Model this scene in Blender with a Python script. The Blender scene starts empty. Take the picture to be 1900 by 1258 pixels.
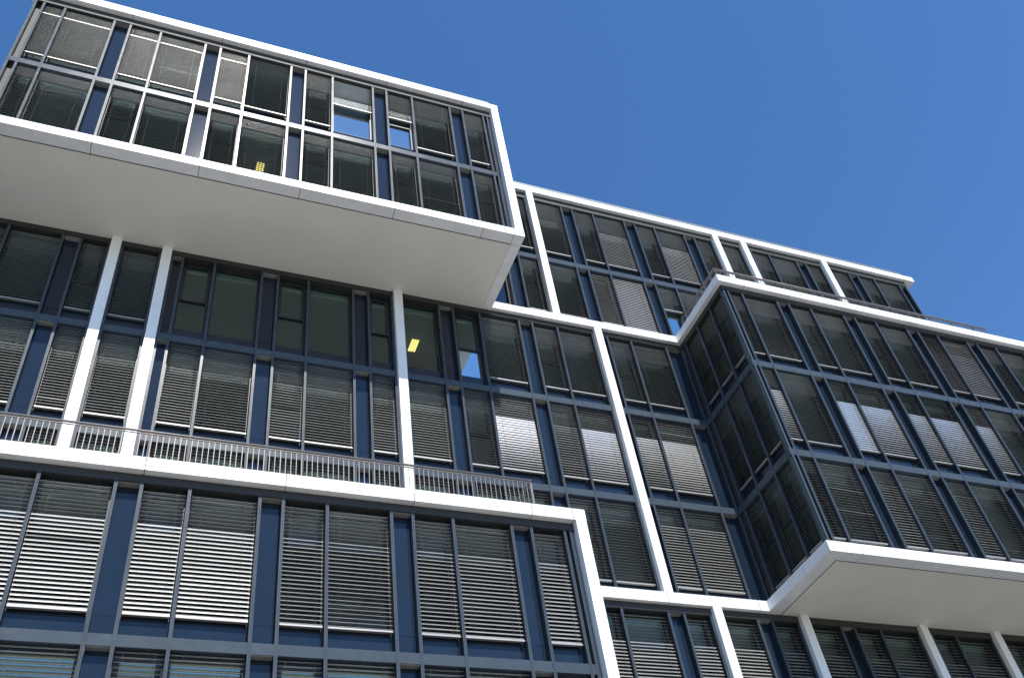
import bpy, math, random
from mathutils import Vector, Matrix
random.seed(7)
rad = math.radians
scene = bpy.context.scene
COL = scene.collection

# ------------------------------------------------------------------ camera
K = 2.7 / 2.8523
CAM = Vector((0.0, -20.0168 * K, 1.65 * K))
F_PX, PITCH, ROLL, YAW = 1790.4129, rad(44.8567), rad(-10.1277), rad(27.6905)
fwd = Vector((math.sin(YAW) * math.cos(PITCH), math.cos(YAW) * math.cos(PITCH), math.sin(PITCH)))
rgt = fwd.cross(Vector((0, 0, 1))).normalized()
upv = rgt.cross(fwd)
r2 = rgt * math.cos(ROLL) + upv * math.sin(ROLL)
u2 = upv * math.cos(ROLL) - rgt * math.sin(ROLL)
cd = bpy.data.cameras.new('camera')
cd.sensor_fit = 'HORIZONTAL'
cd.sensor_width = 36.0
cd.lens = F_PX / 1900.0 * 36.0
cd.clip_start, cd.clip_end = 0.1, 12000
cam = bpy.data.objects.new('camera', cd)
COL.objects.link(cam)
m = Matrix((r2, u2, -fwd)).transposed().to_4x4()
m.translation = CAM
cam.matrix_world = m
scene.camera = cam

# ------------------------------------------------------------------ light
SUN_DIR = Vector((0.04, -1.0, 1.285)).normalized()
SUN_EL = math.asin(SUN_DIR.z)
world = bpy.data.worlds.new('World')
scene.world = world
world.use_nodes = True
wn = world.node_tree
bg = wn.nodes['Background']
sky = wn.nodes.new('ShaderNodeTexSky')
sky.sky_type = 'NISHITA'
sky.sun_disc = False
sky.sun_elevation = SUN_EL
sky.sun_rotation = math.pi - 0.04
sky.altitude = 300
sky.air_density = 1.0
sky.dust_density = 0.1
sky.ozone_density = 3.0
hsv = wn.nodes.new('ShaderNodeHueSaturation')
hsv.inputs['Hue'].default_value = 0.503
hsv.inputs['Saturation'].default_value = 1.2      # the camera's colour rendition of a clear sky
wn.links.new(sky.outputs[0], hsv.inputs['Color'])
wn.links.new(hsv.outputs[0], bg.inputs[0])
bg.inputs[1].default_value = 0.144
sd = bpy.data.lights.new('sun', 'SUN')
sd.energy = 3.9
sd.angle = rad(0.53)
sd.color = (1.0, 0.965, 0.9)
sun = bpy.data.objects.new('sun', sd)
COL.objects.link(sun)
sun.location = (0, -40, 60)
sun.rotation_euler = SUN_DIR.to_track_quat('Z', 'Y').to_euler()
vs = scene.view_settings
vs.view_transform = 'Standard'
vs.look = 'None'
vs.gamma = 1.0
vs.exposure = 0.5
vs.use_curve_mapping = False

# ------------------------------------------------------------------ materials
def nt(name):
    mt = bpy.data.materials.new(name)
    mt.use_nodes = True
    t = mt.node_tree
    return mt, t, t.nodes['Principled BSDF'], t.nodes['Material Output']

def mk(name, col, rough=0.5, metal=0.0, var=0.06, scale=1.5, stretch=(1, 1, 1), bump=0.0, bscale=40.0, spec=0.5, rnd=0.0, coat=0.0, rvar=0.0):
    mt, t, b, o = nt(name)
    N, L = t.nodes, t.links
    geo = N.new('ShaderNodeNewGeometry')
    mp = N.new('ShaderNodeMapping'); mp.inputs['Scale'].default_value = stretch
    L.new(geo.outputs['Position'], mp.inputs[0])
    nz = N.new('ShaderNodeTexNoise'); nz.inputs['Scale'].default_value = scale
    nz.inputs['Detail'].default_value = 6; nz.inputs['Roughness'].default_value = 0.6
    L.new(mp.outputs[0], nz.inputs['Vector'])
    mr = N.new('ShaderNodeMapRange')
    mr.inputs['From Min'].default_value = 0.3; mr.inputs['From Max'].default_value = 0.7
    mr.inputs['To Min'].default_value = 1 - var; mr.inputs['To Max'].default_value = 1 + var
    L.new(nz.outputs['Fac'], mr.inputs['Value'])
    val = mr.outputs['Result']
    if rnd:
        oi = N.new('ShaderNodeObjectInfo')
        m2 = N.new('ShaderNodeMapRange')
        m2.inputs['To Min'].default_value = 1 - rnd; m2.inputs['To Max'].default_value = 1 + rnd
        L.new(oi.outputs['Random'], m2.inputs['Value'])
        mm = N.new('ShaderNodeMath'); mm.operation = 'MULTIPLY'
        L.new(val, mm.inputs[0]); L.new(m2.outputs['Result'], mm.inputs[1])
        val = mm.outputs[0]
    hs = N.new('ShaderNodeHueSaturation')
    hs.inputs['Color'].default_value = (*col, 1)
    L.new(val, hs.inputs['Value'])
    L.new(hs.outputs[0], b.inputs['Base Color'])
    b.inputs['Roughness'].default_value = rough
    if rvar:
        m3 = N.new('ShaderNodeMapRange')
        m3.inputs['From Min'].default_value = 0.3; m3.inputs['From Max'].default_value = 0.7
        m3.inputs['To Min'].default_value = rough - rvar; m3.inputs['To Max'].default_value = rough + rvar
        L.new(nz.outputs['Fac'], m3.inputs['Value']); L.new(m3.outputs['Result'], b.inputs['Roughness'])
    b.inputs['Metallic'].default_value = metal
    b.inputs['Specular IOR Level'].default_value = spec
    b.inputs['Coat Weight'].default_value = coat
    if bump:
        n2 = N.new('ShaderNodeTexNoise'); n2.inputs['Scale'].default_value = bscale; n2.inputs['Detail'].default_value = 4
        L.new(geo.outputs['Position'], n2.inputs['Vector'])
        bp = N.new('ShaderNodeBump'); bp.inputs['Strength'].default_value = bump; bp.inputs['Distance'].default_value = 0.01
        L.new(n2.outputs['Fac'], bp.inputs['Height']); L.new(bp.outputs[0], b.inputs['Normal'])
    return mt

def mk_glass(name='window_glass', f0=0.085, gc=(0.80, 0.95, 1.0, 1)):
    mt, t, b, o = nt(name)
    N, L = t.nodes, t.links
    N.remove(b)
    geo = N.new('ShaderNodeNewGeometry')
    nz = N.new('ShaderNodeTexNoise'); nz.inputs['Scale'].default_value = 0.55; nz.inputs['Detail'].default_value = 1
    L.new(geo.outputs['Position'], nz.inputs['Vector'])
    bp = N.new('ShaderNodeBump'); bp.inputs['Strength'].default_value = 0.03; bp.inputs['Distance'].default_value = 0.03
    L.new(nz.outputs['Fac'], bp.inputs['Height'])
    gl = N.new('ShaderNodeBsdfGlossy'); gl.inputs['Roughness'].default_value = 0.0
    gl.inputs['Color'].default_value = gc
    L.new(bp.outputs[0], gl.inputs['Normal'])
    tr = N.new('ShaderNodeBsdfTransparent'); tr.inputs['Color'].default_value = (0.66, 0.74, 0.72, 1)
    lw = N.new('ShaderNodeLayerWeight')
    pw = N.new('ShaderNodeMath'); pw.operation = 'POWER'; pw.inputs[1].default_value = 5.0
    L.new(lw.outputs['Facing'], pw.inputs[0])
    fr = N.new('ShaderNodeMapRange')
    fr.inputs['To Min'].default_value = f0; fr.inputs['To Max'].default_value = 1.0
    L.new(pw.outputs[0], fr.inputs['Value'])
    mx = N.new('ShaderNodeMixShader')
    L.new(fr.outputs[0], mx.inputs[0]); L.new(tr.outputs[0], mx.inputs[1]); L.new(gl.outputs[0], mx.inputs[2])
    L.new(mx.outputs[0], o.inputs['Surface'])
    return mt

def mk_emit(name, col, s):
    mt, t, b, o = nt(name)
    b.inputs['Base Color'].default_value = (*col, 1)
    b.inputs['Emission Color'].default_value = (*col, 1)
    b.inputs['Emission Strength'].default_value = s
    return mt

M = {
    'white': mk('white_cladding', (0.83, 0.83, 0.82), 0.42, var=0.06, scale=2.2, stretch=(1, 1, 0.18), rnd=0.015),
    'plaster': mk('soffit_plaster', (0.81, 0.775, 0.695), 0.85, var=0.03, scale=0.8, bump=0.35, bscale=60, spec=0.2),
    'frame': mk('facade_metal', (0.062, 0.078, 0.095), 0.27, metal=0.0, var=0.05, scale=2.5, rnd=0.05, rvar=0.03, spec=0.2),
    'fascia': mk('fascia_metal', (0.030, 0.030, 0.029), 0.6, metal=0.0, var=0.05, scale=2.0),
    'lintel': mk('lintel_bounce_lit', (0.34, 0.33, 0.31), 0.5, var=0.05, scale=3.0),  # transom underside: bounce off the sunlit ground is put into this paler colour
    'blue': mk('enamelled_panel', (0.014, 0.024, 0.042), 0.06, var=0.10, scale=1.3, stretch=(1, 1, 0.4), rnd=0.08, spec=0.45),
    'sash': mk('window_frame_metal', (0.03, 0.035, 0.042), 0.4, metal=0.2, var=0.05, scale=3),
    'slat': mk('slat_aluminium', (0.52, 0.515, 0.50), 0.37, metal=0.76, var=0.07, scale=2.2, rnd=0.06),
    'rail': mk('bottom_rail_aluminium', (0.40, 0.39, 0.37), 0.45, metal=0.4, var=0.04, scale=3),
    'cord': mk('blind_cord', (0.07, 0.07, 0.07), 0.8, var=0.1),
    'steel': mk('railing_steel', (0.20, 0.18, 0.165), 0.45, metal=0.3, var=0.08, scale=6, rnd=0.05),
    'core': mk('dark_joint', (0.02, 0.02, 0.022), 0.8, var=0.05),
    'coping': mk('grey_coping', (0.23, 0.25, 0.25), 0.45, metal=0.4, var=0.06, scale=1.0),
    'ceiling': mk('office_ceiling', (0.62, 0.62, 0.58), 0.9, var=0.03),
    'inner': mk('office_wall', (0.42, 0.42, 0.40), 0.9, var=0.05),
    'carpet': mk('office_carpet', (0.06, 0.065, 0.075), 0.95, var=0.1, scale=8),
    'terrace': mk('terrace_paving', (0.38, 0.37, 0.35), 0.85, var=0.1, scale=3),
    'base': mk('base_wall', (0.10, 0.11, 0.12), 0.5, var=0.08),
    'ground': mk('plaza_paving', (0.235, 0.218, 0.188), 0.85, var=0.12, scale=0.25, bump=0.3, bscale=12),
    'glass': mk_glass(),
    'half': mk_glass('half_reflective_glass', 0.30, (0.85, 0.92, 0.80, 1)),
    'coated': mk_glass('coated_glass', 0.62),
    'lamp': mk_emit('lamp_tube', (1.0, 0.74, 0.22), 2.2),
}

# ------------------------------------------------------------------ mesh helpers
MESH = {}
def box_mesh(sx, sy, sz, mat):
    key = (round(sx, 4), round(sy, 4), round(sz, 4), mat)
    if key in MESH: return MESH[key]
    v = [(a * sx / 2, b * sy / 2, c * sz / 2) for a in (-1, 1) for b in (-1, 1) for c in (-1, 1)]
    f = [(0, 1, 3, 2), (4, 6, 7, 5), (0, 4, 5, 1), (2, 3, 7, 6), (0, 2, 6, 4), (1, 5, 7, 3)]
    me = bpy.data.meshes.new('box')
    me.from_pydata(v, [], f)
    me.materials.append(M[mat])
    MESH[key] = me
    return me

def boxes_mesh(lst, mat):
    """lst of (x0,x1,y0,y1,z0,z1)"""
    v, f = [], []
    for (x0, x1, y0, y1, z0, z1) in lst:
        o = len(v)
        v += [(a, b, c) for a in (x0, x1) for b in (y0, y1) for c in (z0, z1)]
        f += [tuple(o + i for i in q) for q in ((0, 1, 3, 2), (4, 6, 7, 5), (0, 4, 5, 1), (2, 3, 7, 6), (0, 2, 6, 4), (1, 5, 7, 3))]
    me = bpy.data.meshes.new('boxes')
    me.from_pydata(v, [], f)
    me.materials.append(M[mat])
    return me

def link(name, me, parent=None, loc=(0, 0, 0), rot=(0, 0, 0)):
    o = bpy.data.objects.new(name, me)
    COL.objects.link(o)
    o.parent = parent
    o.location = loc
    o.rotation_euler = rot
    return o

class Fac:
    """local facade frame: x along the wall, -y outwards, z up"""
    def __init__(s, ox, oy, rz=0.0):
        s.ox, s.oy, s.rz = ox, oy, rz
        s.c, s.s = math.cos(rz), math.sin(rz)
    def w(s, x, y, z):
        return (s.ox + x * s.c - y * s.s, s.oy + x * s.s + y * s.c, z)
W0 = Fac(0, 0)

def box(name, mat, parent, x0, x1, y0, y1, z0, z1, fac=W0):
    me = box_mesh(x1 - x0, y1 - y0, z1 - z0, mat)
    loc = Vector(fac.w((x0 + x1) / 2, (y0 + y1) / 2, (z0 + z1) / 2))
    if parent is not None and parent is not BLD:
        loc = loc - parent.location      # parents of sub-parts carry no rotation of their own
        if parent.rotation_euler.z:
            loc = Matrix.Rotation(-parent.rotation_euler.z, 3, 'Z') @ loc
            return link(name, me, parent, loc, (0, 0, fac.rz - parent.rotation_euler.z))
    return link(name, me, parent, loc, (0, 0, fac.rz))

def tag(o, label=None, cat=None, group=None, kind=None):
    if label: o['label'] = label
    if cat: o['category'] = cat
    if group: o['group'] = group
    if kind: o['kind'] = kind
    return o

# ------------------------------------------------------------------ dimensions
D1, D2, D3 = 3.0728 * K, 3.0284 * K, 3.0699 * K
L0, H, X0, P = 14.5013 * K, 3.6 * K, 2.3267 * K, 2.7
S1, S2 = 0.465, 1.354
def L(i): return L0 + H * i
RZ = L(5)
BT, BB = 0.370, 0.066            # band top / bottom above level
RT, RB = 0.670, 0.373
FR, FR0 = 0.178, 0.145           # frame projection: boxes, main wall
def S(k): return X0 + P * k

# ------------------------------------------------------------------ ground
g = bpy.data.meshes.new('ground')
n = 40
gv, gf = [], []
ext = [-6000, -1500, -400, -120, -60, -30, -15, 0, 15, 30, 60, 120, 400, 1500, 6000]
for a in ext:
    for b_ in ext: gv.append((a, b_, 0.0))
q = len(ext)
for i in range(q - 1):
    for j in range(q - 1): gf.append((i * q + j, (i + 1) * q + j, (i + 1) * q + j + 1, i * q + j + 1))
g.from_pydata(gv, [], gf)
g.materials.append(M['ground'])
tag(link('ground', g), 'pale paved plaza ground in front of the office building', kind='structure')

# ------------------------------------------------------------------ building root
BLD = bpy.data.objects.new('office_building', None)
COL.objects.link(BLD)
tag(BLD, 'dark glazed office building with white framed boxes stacked and overhanging', 'building')

FM = Fac(0, 0)
F1 = Fac(0, -D1)
F2 = Fac(0, -D2)
F3 = Fac(0, -D3)
FS = Fac(16.30, 0, rad(-90))     # left flank of the right box

# ---- white bands -----------------------------------------------------------
GAP = 0.015
def band(x0, x1, y0, y1, z0, z1, fac=W0, joints=None):
    core = box('white_band', 'core', BLD, x0 + 0.01, x1 - 0.01, y0 + 0.012, y1 - 0.005, z0 + 0.012, z1 - 0.012, fac)
    js = [x0] + sorted(j for j in (joints or []) if x0 + 0.1 < j < x1 - 0.1) + [x1]
    for a, b in zip(js[:-1], js[1:]):
        box('cladding_panel', 'white', core, a + (GAP / 2 if a > x0 else 0), b - (GAP / 2 if b < x1 else 0), y0, y1, z0, z1, fac)
    return core
J = [S(k) + S1 for k in range(-8, 14)]
# upper left box
band(-5.60, 9.367, -FR, 0.192, L(3) + BB, L(3) + BT, F1, J + [9.03])
band(-5.60, 9.367, -FR, 0.25, RZ + RB, RZ + RT, F1, J)
box('coping', 'coping', BLD, -5.55, 9.05, -FR + 0.006, 0.3, RZ + RT + 0.003, RZ + RT + 0.085, F1)
# main wall belts and roof edge
band(9.369, 16.13, -FR0, 0.22, L(3) + BB, L(3) + BT, FM, J + [15.79])
band(-8.75, -5.603, -FR0, 0.31, L(3) + BB, L(3) + BT, FM, J)
band(9.382, 16.07, -FR0, 0.22, L(0) + BB, L(0) + BT, FM, [S(3) + S1, 13.03, 15.79])
band(9.10, 30.12, -FR0, 0.30, RZ + RB, RZ + RT, FM, J)
box('coping', 'coping', BLD, 9.15, 29.55, -FR0 + 0.006, 0.4, RZ + RT + 0.003, RZ + RT + 0.15, FM)
# right box: front bands and flank bands
for lv in (3, 0):
    xl = 16.132 if lv == 3 else 16.075
    band(xl, 34.0, -FR, 0.192, L(lv) + BB, L(lv) + BT, F2, [S(5) + 1.40] + J[13:] if lv == 0 else [S(5) + 1.43] + J[14:])
    # flank: runs along y from the main belt to the front band
    yb = D2 - 0.203
    band(FR0 - 0.143 + 0.004, yb, xl - 16.30, 0.196, L(lv) + BB, L(lv) + BT, FS, [1.895])
# lower left block
band(-8.8, 9.379, -FR, 0.22, L(0) + BB, L(0) + BT, F3, J + [9.07])
band(9.12, 9.379, 0.223, D3 - 0.146, L(0) + BB, L(0) + BT, F3)

# end piers
def pier(x0, x1, fac, z0, z1, joint):
    p = box('pier', 'white', BLD, x0, x1, -FR + 0.004, 0.30, z0, joint - GAP / 2, fac)
    box('pier', 'white', BLD, x0, x1, -FR + 0.004, 0.30, joint + GAP / 2, z1, fac)
pier(9.10, 9.363, F1, L(3) + BT + 0.002, RZ + RB - 0.002, L(4) - 0.42)
pier(9.115, 9.375, F3, 2.0, L(0) + BB - 0.002, L(-1) - 0.6)

# ---- soffits ---------------------------------------------------------------
zs = L(3) + BB
# upper left box: edge strip is the band underside (to y = -D1+0.20 local); strips follow behind the groove
y_gro = 0.165                                       # local groove position behind box plane
def soffit1():
    s = box('soffit', 'plaster', BLD, -5.6, 9.05, -D1 + 0.362, -0.146, zs + 0.004, zs + 0.12)
    js = [-5.6] + [j for j in J if -5.5 < j < 9.0] + [9.05]
    return s
# shorten the bands' underside: groove is a dark gap between band and strip
def soffit(xa, xb, ya, yb, z, strip_joints, dz=0.0):
    s = box('soffit', 'plaster', BLD, xa, xb, ya + 0.19, yb, z + 0.003, z + 0.15)
    box('soffit_groove', 'core', BLD, xa, xb, ya - 0.034, ya - 0.001, z + 0.004, z + 0.05)
    js = [xa] + [j for j in strip_joints if xa + .1 < j < xb - .1] + [xb]
    for a, b in zip(js[:-1], js[1:]):
        box('soffit_strip', 'plaster', s, a + .003, b - .003, ya, ya + 0.186, z, z + 0.05)
    return s
soffit(-5.6, 9.045, -D1 + 0.228, -0.006, zs, J)
box('soffit_edge', 'white', BLD, 9.052, 9.367, -D1 + 0.203, -0.006, zs - 0.001, zs + 0.30)
zs0 = L(0) + BB
soffit(16.53, 34.0, -D2 + 0.228, -0.006, zs0, [S(5) + 1.40] + J[13:])
box('soffit_groove', 'core', BLD, 16.497, 16.529, -D2 + 0.194, -0.006, zs0 + 0.004, zs0 + 0.05)

# ---- floors, roofs, inner walls -------------------------------------------
def slab(x0, x1, y0, y1, z0, z1):
    s = box('floor_slab', 'ceiling', BLD, x0, x1, y0, y1, z0, z1)
    box('floor_covering', 'carpet', s, x0, x1, y0, y1, z1 + 0.002, z1 + 0.02)
YB = 6.5
for i in range(-2, 5):
    slab(-8.7, 34.0, 0.32, YB, L(i) - 0.42, L(i) + 0.02)
slab(9.0, 29.6, 0.32, YB, RZ - 0.20, RZ + 0.5)
slab(-5.4, 9.2, -D1 + 0.32, 0.315, L(4) - 0.42, L(4) + 0.02)
slab(-5.4, 9.2, -D1 + 0.32, 0.315, L(3) + 0.22, L(3) + 0.34)
slab(-5.5, 9.2, -D1 + 0.32, YB, RZ - 0.20, RZ + 0.5)
for i in (1, 2): slab(16.6, 34.0, -D2 + 0.32, 0.315, L(i) - 0.42, L(i) + 0.02)
slab(16.55, 34.0, -D2 + 0.25, 0.315, L(0) + 0.22, L(0) + 0.34)
slab(16.55, 34.0, -D2 + 0.25, 0.315, L(3) - 0.20, L(3) + 0.30)
for i in (-2, -1): slab(-8.7, 9.0, -D3 + 0.32, 0.315, L(i) - 0.42, L(i) + 0.02)
slab(-8.7, 9.0, -D3 + 0.25, 0.318, L(0) - 0.20, L(0) + 0.30)
box('back_wall', 'inner', BLD, -8.7, 34.0, YB + 0.01, YB + 0.3, 0.0, RZ + 0.5)
box('side_wall', 'frame', BLD, 29.35, 29.6, 0.3, YB, L(3) + 0.4, RZ + 0.37)
box('side_wall', 'fascia', BLD, 9.20, 9.34, -D1 + 0.31, YB, L(3) + 0.371, RZ + 0.37)
box('side_wall', 'fascia', BLD, -5.45, -5.38, -D1 + 0.31, YB, L(3) + 0.371, RZ + 0.37)
box('side_wall', 'fascia', BLD, 9.06, 9.34, -D3 + 0.31, 0.0, 0.0, L(0) + 0.06)
box('side_wall', 'fascia', BLD, -8.75, -8.65, -D3 + 0.2, YB, 0.0, L(3))
box('side_wall', 'fascia', BLD, 34.0, 34.2, -D2, YB, 0.0, L(3) + .3)
box('base_wall', 'base', BLD, -8.7, 9.06, -D3 + 0.1, -D3 + 0.3, 0.0, L(-2) - 0.1)
box('base_wall', 'base', BLD, 9.4, 34.0, 0.1, 0.3, 0.0, L(-2) - 0.1)
# office partitions across the floors, on the grid
for k in (-3, -1, 1, 3, 5, 7, 9):
    x = S(k) + 0.23
    for i in range(-2, 5):
        if i >= 3 and x < 9 : y0 = -D1 + 0.4
        elif i < 0 and x < 9: y0 = -D3 + 0.4
        elif 0 <= i < 3 and x > 16.4: y0 = -D2 + 0.4
        else: y0 = 0.34
        if i >= 3 and (x > 29.3 or x < -5.3): continue
        box('partition', 'inner', BLD, x - 0.05, x + 0.05, y0, YB, L(i) + (0.36 if i in (0, 3) else 0.025), (L(i + 1) - 0.425) if i < 4 else RZ - .205)

# ------------------------------------------------------------------ facade parts
def mullion(fac, x, z0, z1):
    key = ('mull', round(z1 - z0, 3))
    if key not in MESH:
        h = (z1 - z0) / 2
        MESH[key] = (boxes_mesh([(-0.028, 0.028, 0.034, 0.25, -h, h)], 'sash'),
                     boxes_mesh([(-0.033, -0.004, 0, 0.034, -h, h), (0.004, 0.033, 0, 0.034, -h, h), (-0.004, 0.004, 0.012, 0.033, -h, h)], 'frame'))
    mo = link('mullion', MESH[key][0], BLD, fac.w(x, 0, (z0 + z1) / 2), (0, 0, fac.rz))
    link('cover_cap', MESH[key][1], mo)

def transom(fac, xa, xb, z, top_is_fascia=None):
    box('transom', 'frame', BLD, xa + 0.0345, xb - 0.0345, 0.008, 0.26, z - 0.11, z + 0.11, fac)

def vent_panel(fac, xa, xb, za, zb):
    x0, x1 = xa + 0.0345, xb - 0.0345
    p = box('vent_panel', 'blue', BLD, x0, x1, 0.19, 0.23, za + 0.44, zb, fac)
    box('lower_panel', 'blue', p, x0, x1, 0.19, 0.23, za, za + 0.434, fac)
    box('lintel', 'lintel', p, x0, x1, 0.03, 0.186, zb - 0.012, zb - 0.001, fac)

def window(fac, xa, xb, za, zb, kind, coat=()):
    """za, zb = top of lower transom, underside of upper transom"""
    x0, x1 = xa + 0.0345, xb - 0.0345
    w = x1 - x0
    sp = za + 0.41
    z1 = zb - 0.02
    key = ('win', round(w, 3), round(z1 - sp, 3))
    if key not in MESH:
        h = z1 - sp
        t = 0.055
        MESH[key] = boxes_mesh([(-w/2, w/2, 0.22, 0.30, 0, t), (-w/2, w/2, 0.22, 0.30, h - t, h),
                                (-w/2, -w/2 + t, 0.22, 0.30, t, h - t), (w/2 - t, w/2, 0.22, 0.30, t, h - t)], 'sash')
    wd = link('window', MESH[key], BLD, fac.w((x0 + x1) / 2, 0, sp), (0, 0, fac.rz))
    def sub(name, mat, a, b, c, d, e, f_):
        me = box_mesh(b - a, d - c, f_ - e, mat)
        return link(name, me, wd, ((a + b) / 2, (c + d) / 2, (e + f_) / 2))
    t = 0.055
    h = z1 - sp
    gk = 'half' if 'half' in coat else 'glass'
    sub('spandrel', 'blue', -w/2, w/2, 0.19, 0.26, za - sp + 0.001, -0.003)
    if kind == 'n':
        mid = 1.22
        sub('pane', 'coated' if 'low' in coat else gk, -w/2 + t, w/2 - t, 0.262, 0.268, t, mid - 0.035)
        key = ('sash', round(w, 3), round(h, 3))
        if key not in MESH:
            a = w/2 - t - 0.004; b0, b1 = mid - 0.03, h - t - 0.004; q = 0.06
            MESH[key] = boxes_mesh([(-a, a, 0.205, 0.285, b0, b0 + q), (-a, a, 0.205, 0.285, b1 - q, b1),
                                    (-a, -a + q, 0.205, 0.285, b0 + q, b1 - q), (a - q, a, 0.205, 0.285, b0 + q, b1 - q)], 'sash')
        link('sash', MESH[key], wd)
        sub('pane', gk, -w/2 + t + 0.064, w/2 - t - 0.064, 0.25, 0.256, mid + 0.03, h - t - 0.064)
    else:
        sub('pane', 'coated' if 'low' in coat else gk, -w/2 + t, w/2 - t, 0.262, 0.268, t, h - t)
    return wd

def fascia(fac, xa, xb, z0, z1):
    box('fascia', 'fascia', BLD, xa, xb, -0.012, 0.27, z0, z1, fac)

# ------------------------------------------------------------------ blinds
SLW, PITCH_S = 0.080, 0.091
def slat_mesh(w):
    key = ('slat', round(w, 3))
    if key in MESH: return MESH[key]
    ys = [-0.04, -0.030, -0.016, 0.0, 0.016, 0.030, 0.04]
    prof = [(y, 0.0045 * (1 - (y / 0.04) ** 2)) for y in ys]
    v, f = [], []
    nn = len(prof)
    for dz, flip in ((0.0, False), (-0.0014, True)):
        o = len(v)
        v += [(x, y, z + dz) for x in (-w/2, w/2) for y, z in prof]
        for i in range(nn - 1):
            q_ = (o + i, o + nn + i, o + nn + i + 1, o + i + 1)
            f.append(q_[::-1] if flip else q_)
    ns = len(f)
    for e in (0, nn - 1):
        o = len(v)
        y, z = prof[e]
        v += [(-w/2, y, z), (w/2, y, z), (w/2, y, z - 0.0014), (-w/2, y, z - 0.0014)]
        f.append((o, o + 3, o + 2, o + 1) if e == 0 else (o, o + 1, o + 2, o + 3))
    me = bpy.data.meshes.new('slat')
    me.from_pydata(v, [], f)
    for i, p_ in enumerate(me.polygons): p_.use_smooth = i < ns
    me.materials.append(M['slat'])
    MESH[key] = me
    return me

def blind(fac, xa, xb, ztop, zlev, label, group, single, drop=0.55, t1=14, ta=50, tb=50, bar=None, crooked=(), jit=0.5):
    """slatted blind between two mullions; angles in degrees, outer edge low = positive;
       t1 upper zone, ta..tb from the top to the foot of the lower zone"""
    x0, x1 = xa + 0.05, xb - 0.05
    w = x1 - x0
    zb = zlev + drop
    root = link('window_blind', None, None, fac.w((x0 + x1) / 2, 0.105, zb), (0, 0, fac.rz))
    tag(root, label, 'window blind', group)
    root.rotation_euler.y = random.gauss(0, 0.0022)
    h = ztop - zb
    zone = zlev + 2.47 - zb if drop < 1.0 else h * 0.33
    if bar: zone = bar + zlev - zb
    z = 0.055
    sm = slat_mesh(w)
    off = random.uniform(-2.0, 2.0)
    i = 0
    vs_, fs_ = [], []
    while z < h - 0.01:
        if z > zone: t = t1
        else: t = ta + (tb - ta) * (1 - z / max(zone, .1))
        t += off + random.gauss(0, jit if single else 0.15)
        ry = random.gauss(0, 0.0009 if single else 0.0002)
        if i in crooked: ry += 0.028 ; t += 8
        elif random.random() < 0.02: t += random.gauss(0, 7); ry += random.gauss(0, 0.002)
        if single:
            link('slat', sm, root, (random.gauss(0, .001), 0, z), (rad(t), ry, 0))
        else:
            R = Matrix.Translation((0, 0, z)) @ Matrix.Rotation(ry, 4, 'Y') @ Matrix.Rotation(rad(t), 4, 'X')
            o = len(vs_)
            vs_ += [tuple(R @ v.co) for v in sm.vertices]
            fs_ += [tuple(o + a for a in p.vertices) for p in sm.polygons]
        z += PITCH_S
        i += 1
    if not single:
        me = bpy.data.meshes.new('slats')
        me.from_pydata(vs_, [], fs_)
        me.materials.append(M['slat'])
        ns = len(sm.polygons)
        for j_, p_ in enumerate(me.polygons): p_.use_smooth = j_ % ns < ns - 2
        tag(link('slats', me, root), kind='stuff')
    link('bottom_rail', box_mesh(w, 0.070, 0.034, 'rail'), root, (0, 0, 0.0))
    if bar: link('highlight_bar', box_mesh(w, 0.075, 0.036, 'rail'), root, (0, -0.012, zone + 0.012))  # sun highlight on a slat, modelled as a brighter, thicker bar
    for sx in (-0.33, 0.33):
        link('cord', box_mesh(0.004, 0.003, h - 0.03, 'cord'), root, (sx * w, -0.034, (h - 0.03) / 2 + 0.02))
    return root

# ------------------------------------------------------------------ facade grids
ORD = ['first', 'second', 'third', 'fourth', 'fifth', 'sixth', 'seventh', 'eighth', 'ninth', 'tenth', 'eleventh', 'twelfth']
def grid(k0, k1):
    """list of (xa, xb, type, k)"""
    out = []
    for k in range(k0, k1):
        out += [(S(k), S(k) + S1, 's', k), (S(k) + S1, S(k) + S2, 'n', k), (S(k) + S2, S(k + 1), 'w', k)]
    return out

COLS = {}          # (row group) -> list of column centres
COL_MAIN = {0: [-1.836, -0.487, 6.268, 13.09], 3: [11.68, 19.85, 21.20, 25.22], -2: [14.43, 17.165, 21.24, 23.96, 26.66, 29.4]}
CW = 0.262
def column(x, z0, z1, joints):
    zs_ = [z0] + [j for j in joints if z0 + .2 < j < z1 - .2] + [z1]
    for a, b in zip(zs_[:-1], zs_[1:]):
        box('column', 'white', BLD, x - CW / 2, x + CW / 2, -FR0 + 0.004, 0.27, a + .003, b - .003, FM)

def in_frame(fac, xa, xb, za, zb):
    """does the photograph show any of this bay?"""
    for i in range(7):
        for j in range(7):
            d = Vector(fac.w(xa + 0.06 + (xb - xa - 0.12) * i / 6, 0.1, za + 0.1 + (zb - za - 0.2) * j / 6)) - CAM
            w_ = d.dot(fwd)
            px, py = 950 + F_PX * d.dot(r2) / w_, 629 - F_PX * d.dot(u2) / w_
            if 4 < px < 1896 and 4 < py < 1254: return True
    return False

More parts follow.
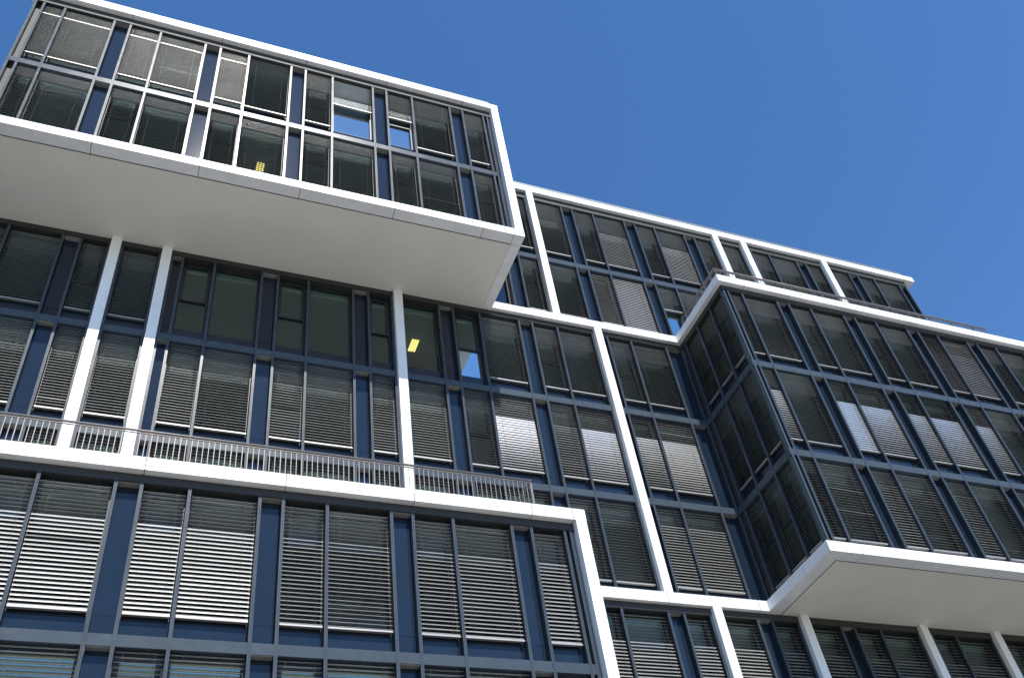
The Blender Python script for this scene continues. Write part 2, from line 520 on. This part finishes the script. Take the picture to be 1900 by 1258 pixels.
def facade(fac, cells, row, bottom, top, opts, rowname, group, single, cols=(), foot=0.11, head=0.11, headsolid=False):
    """one storey of facade; bottom/top are levels, foot/head the distance from level to opening"""
    za, zb = bottom + foot, top - head
    seq = {'n': 0, 'w': 0}
    opts = {(c[3], c[2]): opts[(c[3], c[2])] for c in cells if (c[3], c[2]) in opts and in_frame(fac, c[0], c[1], za, zb)}
    vis = [c for c in cells if (c[3], c[2]) in opts]
    ln = {'n': sum(1 for c in vis if c[2] == 'n'), 'w': sum(1 for c in vis if c[2] == 'w')}
    for (xa, xb, ty, k) in cells:
        # columns replace mullions: pull the cell edges to the column flank
        ca = [c for c in cols if abs(c - xa) < 0.2]
        cb = [c for c in cols if abs(c - xb) < 0.2]
        if ca: xa = ca[0] + CW / 2 + 0.035
        if cb: xb = cb[0] - CW / 2 - 0.035
        if xb - xa < 0.1: continue
        if ty == 's': vent_panel(fac, xa, xb, za, zb)
        elif ty == 'c': box('corner_panel', 'fascia', BLD, xa + .034, xb - .002, 0.16, 0.2, za, zb, fac)
        else:
            window(fac, xa, xb, za, zb, ty, opts.get((k, ty), {}).get('coat', ()))
            if ty in seq and (k, ty) in opts:
                seq[ty] += 1
                o = dict(opts[(k, ty)])
                o.pop('coat', None)
                if o.get('up'): continue
                look = o.pop('look', 'dark grey')
                size = 'narrow' if ty == 'n' else 'wide'
                i, nn = seq[ty], ln[ty]
                pos = 'only %s window' % size if nn == 1 else ('%s %s window from left' % (ORD[i - 1], size) if i <= (nn + 1) // 2 or i <= 3 else '%s %s window from right' % (ORD[nn - i], size) if nn != i else 'rightmost %s window' % size)
                blind(fac, xa, xb, zb - 0.035, bottom, '%s slatted blind, %s, %s' % (look, pos, rowname), group, single, **o)

def verticals(fac, cells, z0, z1, cols=()):
    xs = sorted({round(c[0], 4) for c in cells} | {round(c[1], 4) for c in cells})
    for x in xs:
        cc = [c for c in cols if abs(c - x) < 0.2]
        if cc:
            mullion(fac, cc[0] - CW / 2 - 0.035, z0, z1); mullion(fac, cc[0] + CW / 2 + 0.035, z0, z1)
        else: mullion(fac, x, z0, z1)

def transoms(fac, cells, z, cols=()):
    for (xa, xb, ty, k) in cells:
        ca = [c for c in cols if abs(c - xa) < 0.2]
        cb = [c for c in cols if abs(c - xb) < 0.2]
        if ca: xa = ca[0] + CW / 2 + 0.035
        if cb: xb = cb[0] - CW / 2 - 0.035
        if xb - xa > 0.1: transom(fac, xa, xb, z)

def O(t1=14, ta=50, tb=None, look='dark grey', **kw):
    d = dict(t1=t1, ta=ta, tb=ta if tb is None else tb, look=look)
    d.update(kw)
    return d
UP = dict(up=True)
def fill(ks, **kw):
    return {(k, t): O(**kw) for k in ks for t in 'nw'}

# ---- upper left box --------------------------------------------------------
c1 = [(-5.41, -5.18, 'c', -4), (-5.18, -4.598, 'n', -3), (-4.598, S(-2), 'w', -3)] + grid(-2, 2) + [(S(2), S(2) + S1, 's', 2), (S(2) + S1, 8.831, 'n', 2), (8.831, 8.985, 'c', 3)]
verticals(F1, c1, L(3) + BT + 0.002, RZ + 0.069)
fascia(F1, -5.44, 9.095, RZ + 0.07, RZ + RB - 0.002)
transoms(F1, c1, L(4))
o4 = fill(range(-3, 3), t1=12, ta=44)
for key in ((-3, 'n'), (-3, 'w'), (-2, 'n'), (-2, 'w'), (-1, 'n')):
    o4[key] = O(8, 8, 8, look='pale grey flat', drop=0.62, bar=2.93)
o4[(-1, 'w')] = O(36, 46)
o4[(0, 'w')] = O(14, 62, drop=1.93, look='half raised', coat=('low',))
o4[(1, 'n')] = O(14, 62, drop=1.95, look='half raised', coat=('low',))
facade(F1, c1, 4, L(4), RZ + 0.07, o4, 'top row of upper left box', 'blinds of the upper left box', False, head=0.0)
o3 = fill(range(-3, 3), t1=10, ta=42, drop=0.40)
facade(F1, c1, 3, L(3) + 0.27, L(4), o3, 'bottom row of upper left box', 'blinds of the upper left box', False, foot=0.102)

# ---- main wall, storeys under the upper box down to the terrace ------------
cm = [c for c in grid(-4, 5)] + [(S(5), 16.30, 's', 5)]
cols0 = COL_MAIN[0]
for x in cols0:
    column(x, L(0) + (BT + .002 if x > 9 else 0.0), L(3) + BB - .002, [L(0) + 1.75, L(1) + 1.75, L(2) + 0.98])
verticals(FM, cm, L(0) + BT + 0.002, L(3) - 0.121, cols0)
fascia(FM, -8.7, 16.30, L(3) - 0.12, L(3) + BB - 0.003)
for i in (1, 2): transoms(FM, cm, L(i), cols0)
r2o = {}
for k in (-4, -3): r2o.update(fill([k], t1=16, ta=34))
r2o.update({(-2, 'n'): O(16, 34), (-2, 'w'): O(16, 34)})
for key in ((-1, 'n'), (-1, 'w'), (0, 'n'), (0, 'w'), (1, 'n'), (1, 'w'), (2, 'n')): r2o[key] = UP
r2o[(2, 'n')] = dict(up=True, coat=('low',))
r2o.update({(2, 'w'): O(12, 35), (3, 'n'): O(12, 35), (3, 'w'): O(12, 36), (4, 'n'): O(12, 35), (4, 'w'): O(12, 36)})
r2o = {k_: v for k_, v in r2o.items() if k_[0] > -4}
facade(FM, cm, 2, L(2), L(3) - 0.12, r2o, 'main wall storey below upper box', 'blinds of the main wall', True, cols0, head=0.0)
r1o = fill((-3, -2, -1), t1=12, ta=49, tb=50, look='light striped')
r1o.update({(-1, 'w'): O(12, 45, 46, look='thin striped'), (0, 'n'): O(12, 49, 51, look='light striped'), (0, 'w'): O(12, 46, 47, look='thin striped'),
            (1, 'n'): O(12, 49, 50, look='light striped'), (1, 'w'): O(12, 49, 49, look='light striped'), (2, 'n'): O(14, 33, 33),
            (2, 'w'): O(50, 86, 54, look='bright white'), (3, 'n'): O(14, 54, 50, look='light striped'), (3, 'w'): O(46, 84, 54, look='bright white'),
            (4, 'n'): O(44, 80, 48, look='bright white'), (4, 'w'): O(45, 88, 54, look='bright white')})
facade(FM, cm, 1, L(1), L(2), r1o, 'main wall storey above terrace railing', 'blinds of the main wall', True, cols0)
r0o = fill((-3, -2, -1, 0, 1, 2), t1=24, ta=37)
r0o.update({(3, 'n'): O(16, 37, 31, drop=0.42, look='thin striped'), (3, 'w'): O(16, 39, 29, drop=0.42, look='thin striped'),
            (4, 'n'): O(16, 50, drop=0.42, look='light striped'), (4, 'w'): O(16, 50, drop=0.42, look='light striped')})
facade(FM, [c for c in cm if c[3] < 3], 0, L(0) + 0.27, L(1), r0o, 'main wall behind terrace railing', 'blinds of the main wall', True, cols0, foot=0.102)
facade(FM, [c for c in cm if c[3] >= 3], 0, L(0) + 0.27, L(1), r0o, 'main wall right of lower block', 'blinds of the main wall', True, cols0, foot=0.102)

# ---- main wall, two top storeys right of the upper box ---------------------
ct = [(9.40, S(3), 'w', 2)] + grid(3, 10) + [(S(10), 29.58, 's', 10)]
cols3 = COL_MAIN[3]
for x in cols3: column(x, L(3) + BT + .002, RZ + RB - .002, [L(4) + 0.6])
verticals(FM, ct, L(3) + BT + 0.002, RZ + 0.069, cols3)
fascia(FM, 9.38, 29.62, RZ + 0.07, RZ + RB - 0.003)
transoms(FM, ct, L(4), cols3)
t4 = fill(range(3, 10), t1=12, ta=42)
t4.update({(3, 'n'): O(14, 44), (3, 'w'): O(14, 54, 44, look='thin striped'), (4, 'w'): O(14, 62, 60, look='light striped'), (5, 'n'): O(14, 50, 42, look='thin striped'),
           (5, 'w'): O(14, 63, 60, look='light striped'), (6, 'n'): O(14, 52, 46, look='thin striped'), (6, 'w'): O(14, 54, 50, look='thin striped')})
facade(FM, ct, 4, L(4), RZ + 0.07, t4, 'top floor right of upper box', 'blinds of the main wall', False, cols3, head=0.0)
t3 = fill(range(3, 6), t1=12, ta=39)
t3.update({(4, 'n'): O(54, 52, 52, look='light striped'), (4, 'w'): O(66, 67, 66, look='bright white'), (5, 'n'): O(12, 35, drop=1.75, look='half raised', coat=('low',))})
for kk in t3:
    if 'drop' not in t3[kk]: t3[kk]['drop'] = 0.40
facade(FM, ct, 3, L(3) + 0.27, L(4), t3, 'second floor down, right of upper box', 'blinds of the main wall', False, cols3, foot=0.102)

# ---- main wall below the lower belt ----------------------------------------
cl = [(9.42, S(3) + S1, 's', 3), (S(3) + S1, S(3) + S2, 'n', 3), (S(3) + S2, S(4), 'w', 3)] + grid(4, 11)
colsb = COL_MAIN[-2]
for x in colsb: column(x, 0.0, L(0) + BB - .002, [L(-1) + 0.9, L(-2) + 0.9])
verticals(FM, cl, L(-2), L(0) - 0.121, colsb)
fascia(FM, 9.40, 33.9, L(0) - 0.12, L(0) + BB - 0.003)
transoms(FM, cl, L(-1), colsb); transoms(FM, cl, L(-2), colsb)
lo = fill((3, 4), t1=20, ta=52, look='light striped')
lo.update(fill((5, 6, 7, 8), t1=20, ta=50))
facade(FM, cl, -1, L(-1), L(0) - 0.12, lo, 'bottom right under white belt', 'blinds of the main wall', True, colsb, head=0.0)
facade(FM, cl, -2, L(-2), L(-1), {}, '', '', True, colsb)

# ---- lower left block ------------------------------------------------------
cb_ = grid(-4, 2) + [(S(2), S(2) + S1, 's', 2), (S(2) + S1, 8.875, 'n', 2), (8.875, 9.02, 'c', 3)]
verticals(F3, cb_, L(-2), L(0) - 0.121)
fascia(F3, -8.7, 9.113, L(0) - 0.12, L(0) + BB - 0.003)
transoms(F3, cb_, L(-1)); transoms(F3, cb_, L(-2))
bo = fill((-2, -1), t1=5, ta=57, tb=58, look='bright striped')
bo.update({(0, 'n'): O(5, 47, 42, look='thin striped'), (0, 'w'): O(5, 48, 37, look='thin striped'), (1, 'n'): O(5, 49, 46, look='light striped'),
           (1, 'w'): O(5, 48, 47, look='light striped'), (2, 'n'): O(5, 51, look='bright striped')})
facade(F3, cb_, -1, L(-1), L(0) - 0.12, bo, 'lower left block', 'blinds of the lower left block', True, head=0.0)
b2o = fill((-2, -1, 0, 1), t1=10, ta=12)
b2o[(2, 'n')] = O(10, 12)
for o_ in b2o.values(): o_['coat'] = ('half',)
facade(F3, cb_, -2, L(-2), L(-1), b2o, 'cut off row at bottom left', 'blinds of the lower left block', True)

# ---- right box -------------------------------------------------------------
c2 = [(16.32, 16.512, 'c', 4), (16.512, S(5) + S2, 'n', 5), (S(5) + S2, S(6), 'w', 5)] + grid(6, 11)
verticals(F2, c2[1:], L(0) + BT + 0.002, L(3) - 0.121)
fascia(F2, 16.30, 34.0, L(3) - 0.12, L(3) + BB - 0.003)
for i in (1, 2):
    transoms(F2, c2[1:], L(i))
    box('transom', 'frame', BLD, 16.29, 16.512 - .0345, 0.006, 0.15, L(i) - .11, L(i) + .11, F2)
x2 = fill(range(5, 10), t1=11, ta=38)
x2.update({(5, 'w'): O(11, 38, 50), (8, 'n'): O(48, 52, 50, look='thin striped'), (8, 'w'): O(58, 62, 60, look='light striped')})
facade(F2, c2, 2, L(2), L(3) - 0.12, x2, 'top row of right box', 'blinds of the right box', True, head=0.0)
x1 = fill(range(5, 11), t1=11, ta=34)
x1.update({(5, 'n'): O(14, 78, 48, look='bright white'), (6, 'n'): O(30, 88, 80, look='bright white'), (6, 'w'): O(46, 85, 54, look='bright white'),
           (7, 'n'): O(42, 82, 56, look='bright white'), (7, 'w'): O(38, 84, 56, look='bright white'), (8, 'n'): O(48, 80, 54, look='bright white'),
           (8, 'w'): O(14, 36, 38), (9, 'n'): O(14, 40, 40)})
x1 = {a: b for a, b in x1.items() if a[0] < 10}
facade(F2, c2, 1, L(1), L(2), x1, 'middle row of right box', 'blinds of the right box', True)
x0_ = fill(range(5, 9), t1=12, ta=34, drop=0.40)
x0_.update({(5, 'w'): O(12, 44, 36, drop=0.40, crooked=(10, 18), look='crooked dark'), (6, 'n'): O(12, 48, 48, drop=0.40, look='thin striped'), (6, 'w'): O(12, 46, 36, drop=0.40),
            (7, 'n'): O(12, 47, 46, drop=0.40, look='thin striped')})
facade(F2, c2, 0, L(0) + 0.27, L(1), x0_, 'bottom row of right box', 'blinds of the right box', True, foot=0.102)
# flank of the right box (local x = -world y)
cs = [(0.27, 1.12, 'n', 0), (1.12, 1.97, 'n', 1), (1.97, 2.72, 'n', 2)]
verticals(FS, cs, L(0) + BT + 0.002, L(3) - 0.121)
fascia(FS, 0.0, D2 + 0.005, L(3) - 0.12, L(3) + BB - 0.003)
box('corner_panel', 'fascia', BLD, 0.03, 0.236, 0.05, 0.1, L(0) + BT + .002, L(3) - .121, FS)
box('corner_post', 'frame', BLD, 2.755, 2.80, 0.0, 0.1, L(0) + BT + .002, L(3) - .121, FS)
box('corner_post', 'frame', BLD, 2.815, 2.86, 0.02, 0.09, L(0) + BT + .002, L(3) - .121, FS)
for i in (1, 2):
    transoms(FS, cs, L(i))
    transom(FS, -0.03, 0.27, L(i)); transom(FS, 2.72, 2.875, L(i))
for i, nm in ((2, 'top'), (1, 'middle'), (0, 'bottom')):
    so = {(k, 'n'): O(14, 36, drop=0.40 if i == 0 else 0.55) for k in range(3)}
    facade(FS, cs, i, L(i) + (0.27 if i == 0 else 0), L(i + 1) - (0.12 if i == 2 else 0), so, '%s row, flank of right box' % nm, 'blinds of the right box flank', True,
           foot=0.102 if i == 0 else 0.11, head=0.0 if i == 2 else 0.11)

# ------------------------------------------------------------------ terraces
box('terrace_floor', 'terrace', BLD, -8.7, 9.1, -D3 + 0.225, -0.15, L(0) + 0.325, L(0) + 0.355)
box('terrace_floor', 'terrace', BLD, 16.55, 33.9, -D2 + 0.225, -0.15, L(3) + 0.325, L(3) + 0.355)
box('roof_deck', 'coping', BLD, -5.4, 9.3, -D1 + 0.26, YB, RZ + 0.52, RZ + 0.60)
box('roof_deck', 'coping', BLD, 9.4, 29.6, 0.41, YB, RZ + 0.52, RZ + 0.60)

# ------------------------------------------------------------------ railings
def tube_mesh(length, r, seg=8):
    key = ('tube', round(length, 3), r)
    if key in MESH: return MESH[key]
    v = [(x, r * math.cos(2 * math.pi * i / seg), r * math.sin(2 * math.pi * i / seg)) for x in (-length / 2, length / 2) for i in range(seg)]
    f = [(i, (i + 1) % seg, seg + (i + 1) % seg, seg + i) for i in range(seg)] + [tuple(range(seg))[::-1], tuple(range(seg, 2 * seg))]
    me = bpy.data.meshes.new('tube'); me.from_pydata(v, [], f); me.materials.append(M['steel'])
    for p in me.polygons: p.use_smooth = len(p.vertices) == 4
    MESH[key] = me
    return me

def railing(name, label, pts, zf, h, step=0.1125):
    root = link(name, None, None, (pts[0][0], pts[0][1], zf))
    tag(root, label, 'railing')
    base = Vector((pts[0][0], pts[0][1], 0))
    for (a, b) in zip(pts[:-1], pts[1:]):
        a3, b3 = Vector((a[0], a[1], 0)) - base, Vector((b[0], b[1], 0)) - base
        d = b3 - a3; ln = d.length; ang = math.atan2(d.y, d.x); mid = (a3 + b3) / 2
        link('handrail', tube_mesh(ln + 0.04, 0.026), root, (mid.x, mid.y, h), (0, 0, ang))
        link('top_bar', box_mesh(ln, 0.035, 0.010, 'steel'), root, (mid.x, mid.y, h - 0.065), (0, 0, ang))
        link('bottom_bar', box_mesh(ln, 0.035, 0.010, 'steel'), root, (mid.x, mid.y, 0.09), (0, 0, ang))
        nb = int(ln / step)
        for i in range(nb + 1):
            p = a3 + d * (i / max(nb, 1))
            if i % 9 == 0:
                link('post', box_mesh(0.018, 0.05, h - 0.071, 'steel'), root, (p.x, p.y, (h - 0.071) / 2), (0, 0, ang))
            else:
                link('baluster', box_mesh(0.015, 0.015, h - 0.17, 'steel'), root, (p.x, p.y, 0.096 + (h - 0.17) / 2), (0, 0, ang))
zf0, zf3 = L(0) + 0.357, L(3) + 0.357
railing('terrace_railing', 'grey steel balustrade along terrace on top of lower left block',
        [(-8.6, -D3 + 0.245), (8.36, -D3 + 0.245), (8.36, -0.30)], zf0, L(0) + 1.36 - zf0)
railing('terrace_railing', 'grey steel balustrade round roof edge of right box',
        [(16.56, -0.25), (16.56, -D2 + 0.25), (28.4, -D2 + 0.25)], zf3, L(3) + 1.25 - zf3)

# ------------------------------------------------------------------ ceiling lights in the offices
def light(label, x0, x1, y0, y1, z):
    root = link('ceiling_light', None, None, ((x0 + x1) / 2, (y0 + y1) / 2, z))
    tag(root, label, 'ceiling light')
    w, l = x1 - x0, y1 - y0
    link('housing', box_mesh(w + 0.04, l + 0.04, 0.02, 'rail'), root, (0, 0, -0.012))
    for i in range(3):
        link('tube', box_mesh(w * 0.22, l, 0.03, 'lamp'), root, ((i - 1) * w * 0.34, 0, -0.04))
light('lit yellow ceiling light behind unblinded window under upper box', 7.12, 7.37, 1.33, 1.84, L(3) - 0.422)
light('lit yellow ceiling light glimpsed through blind in bottom row of upper box', 1.56, 1.80, -1.62, -1.30, L(4) - 0.422)
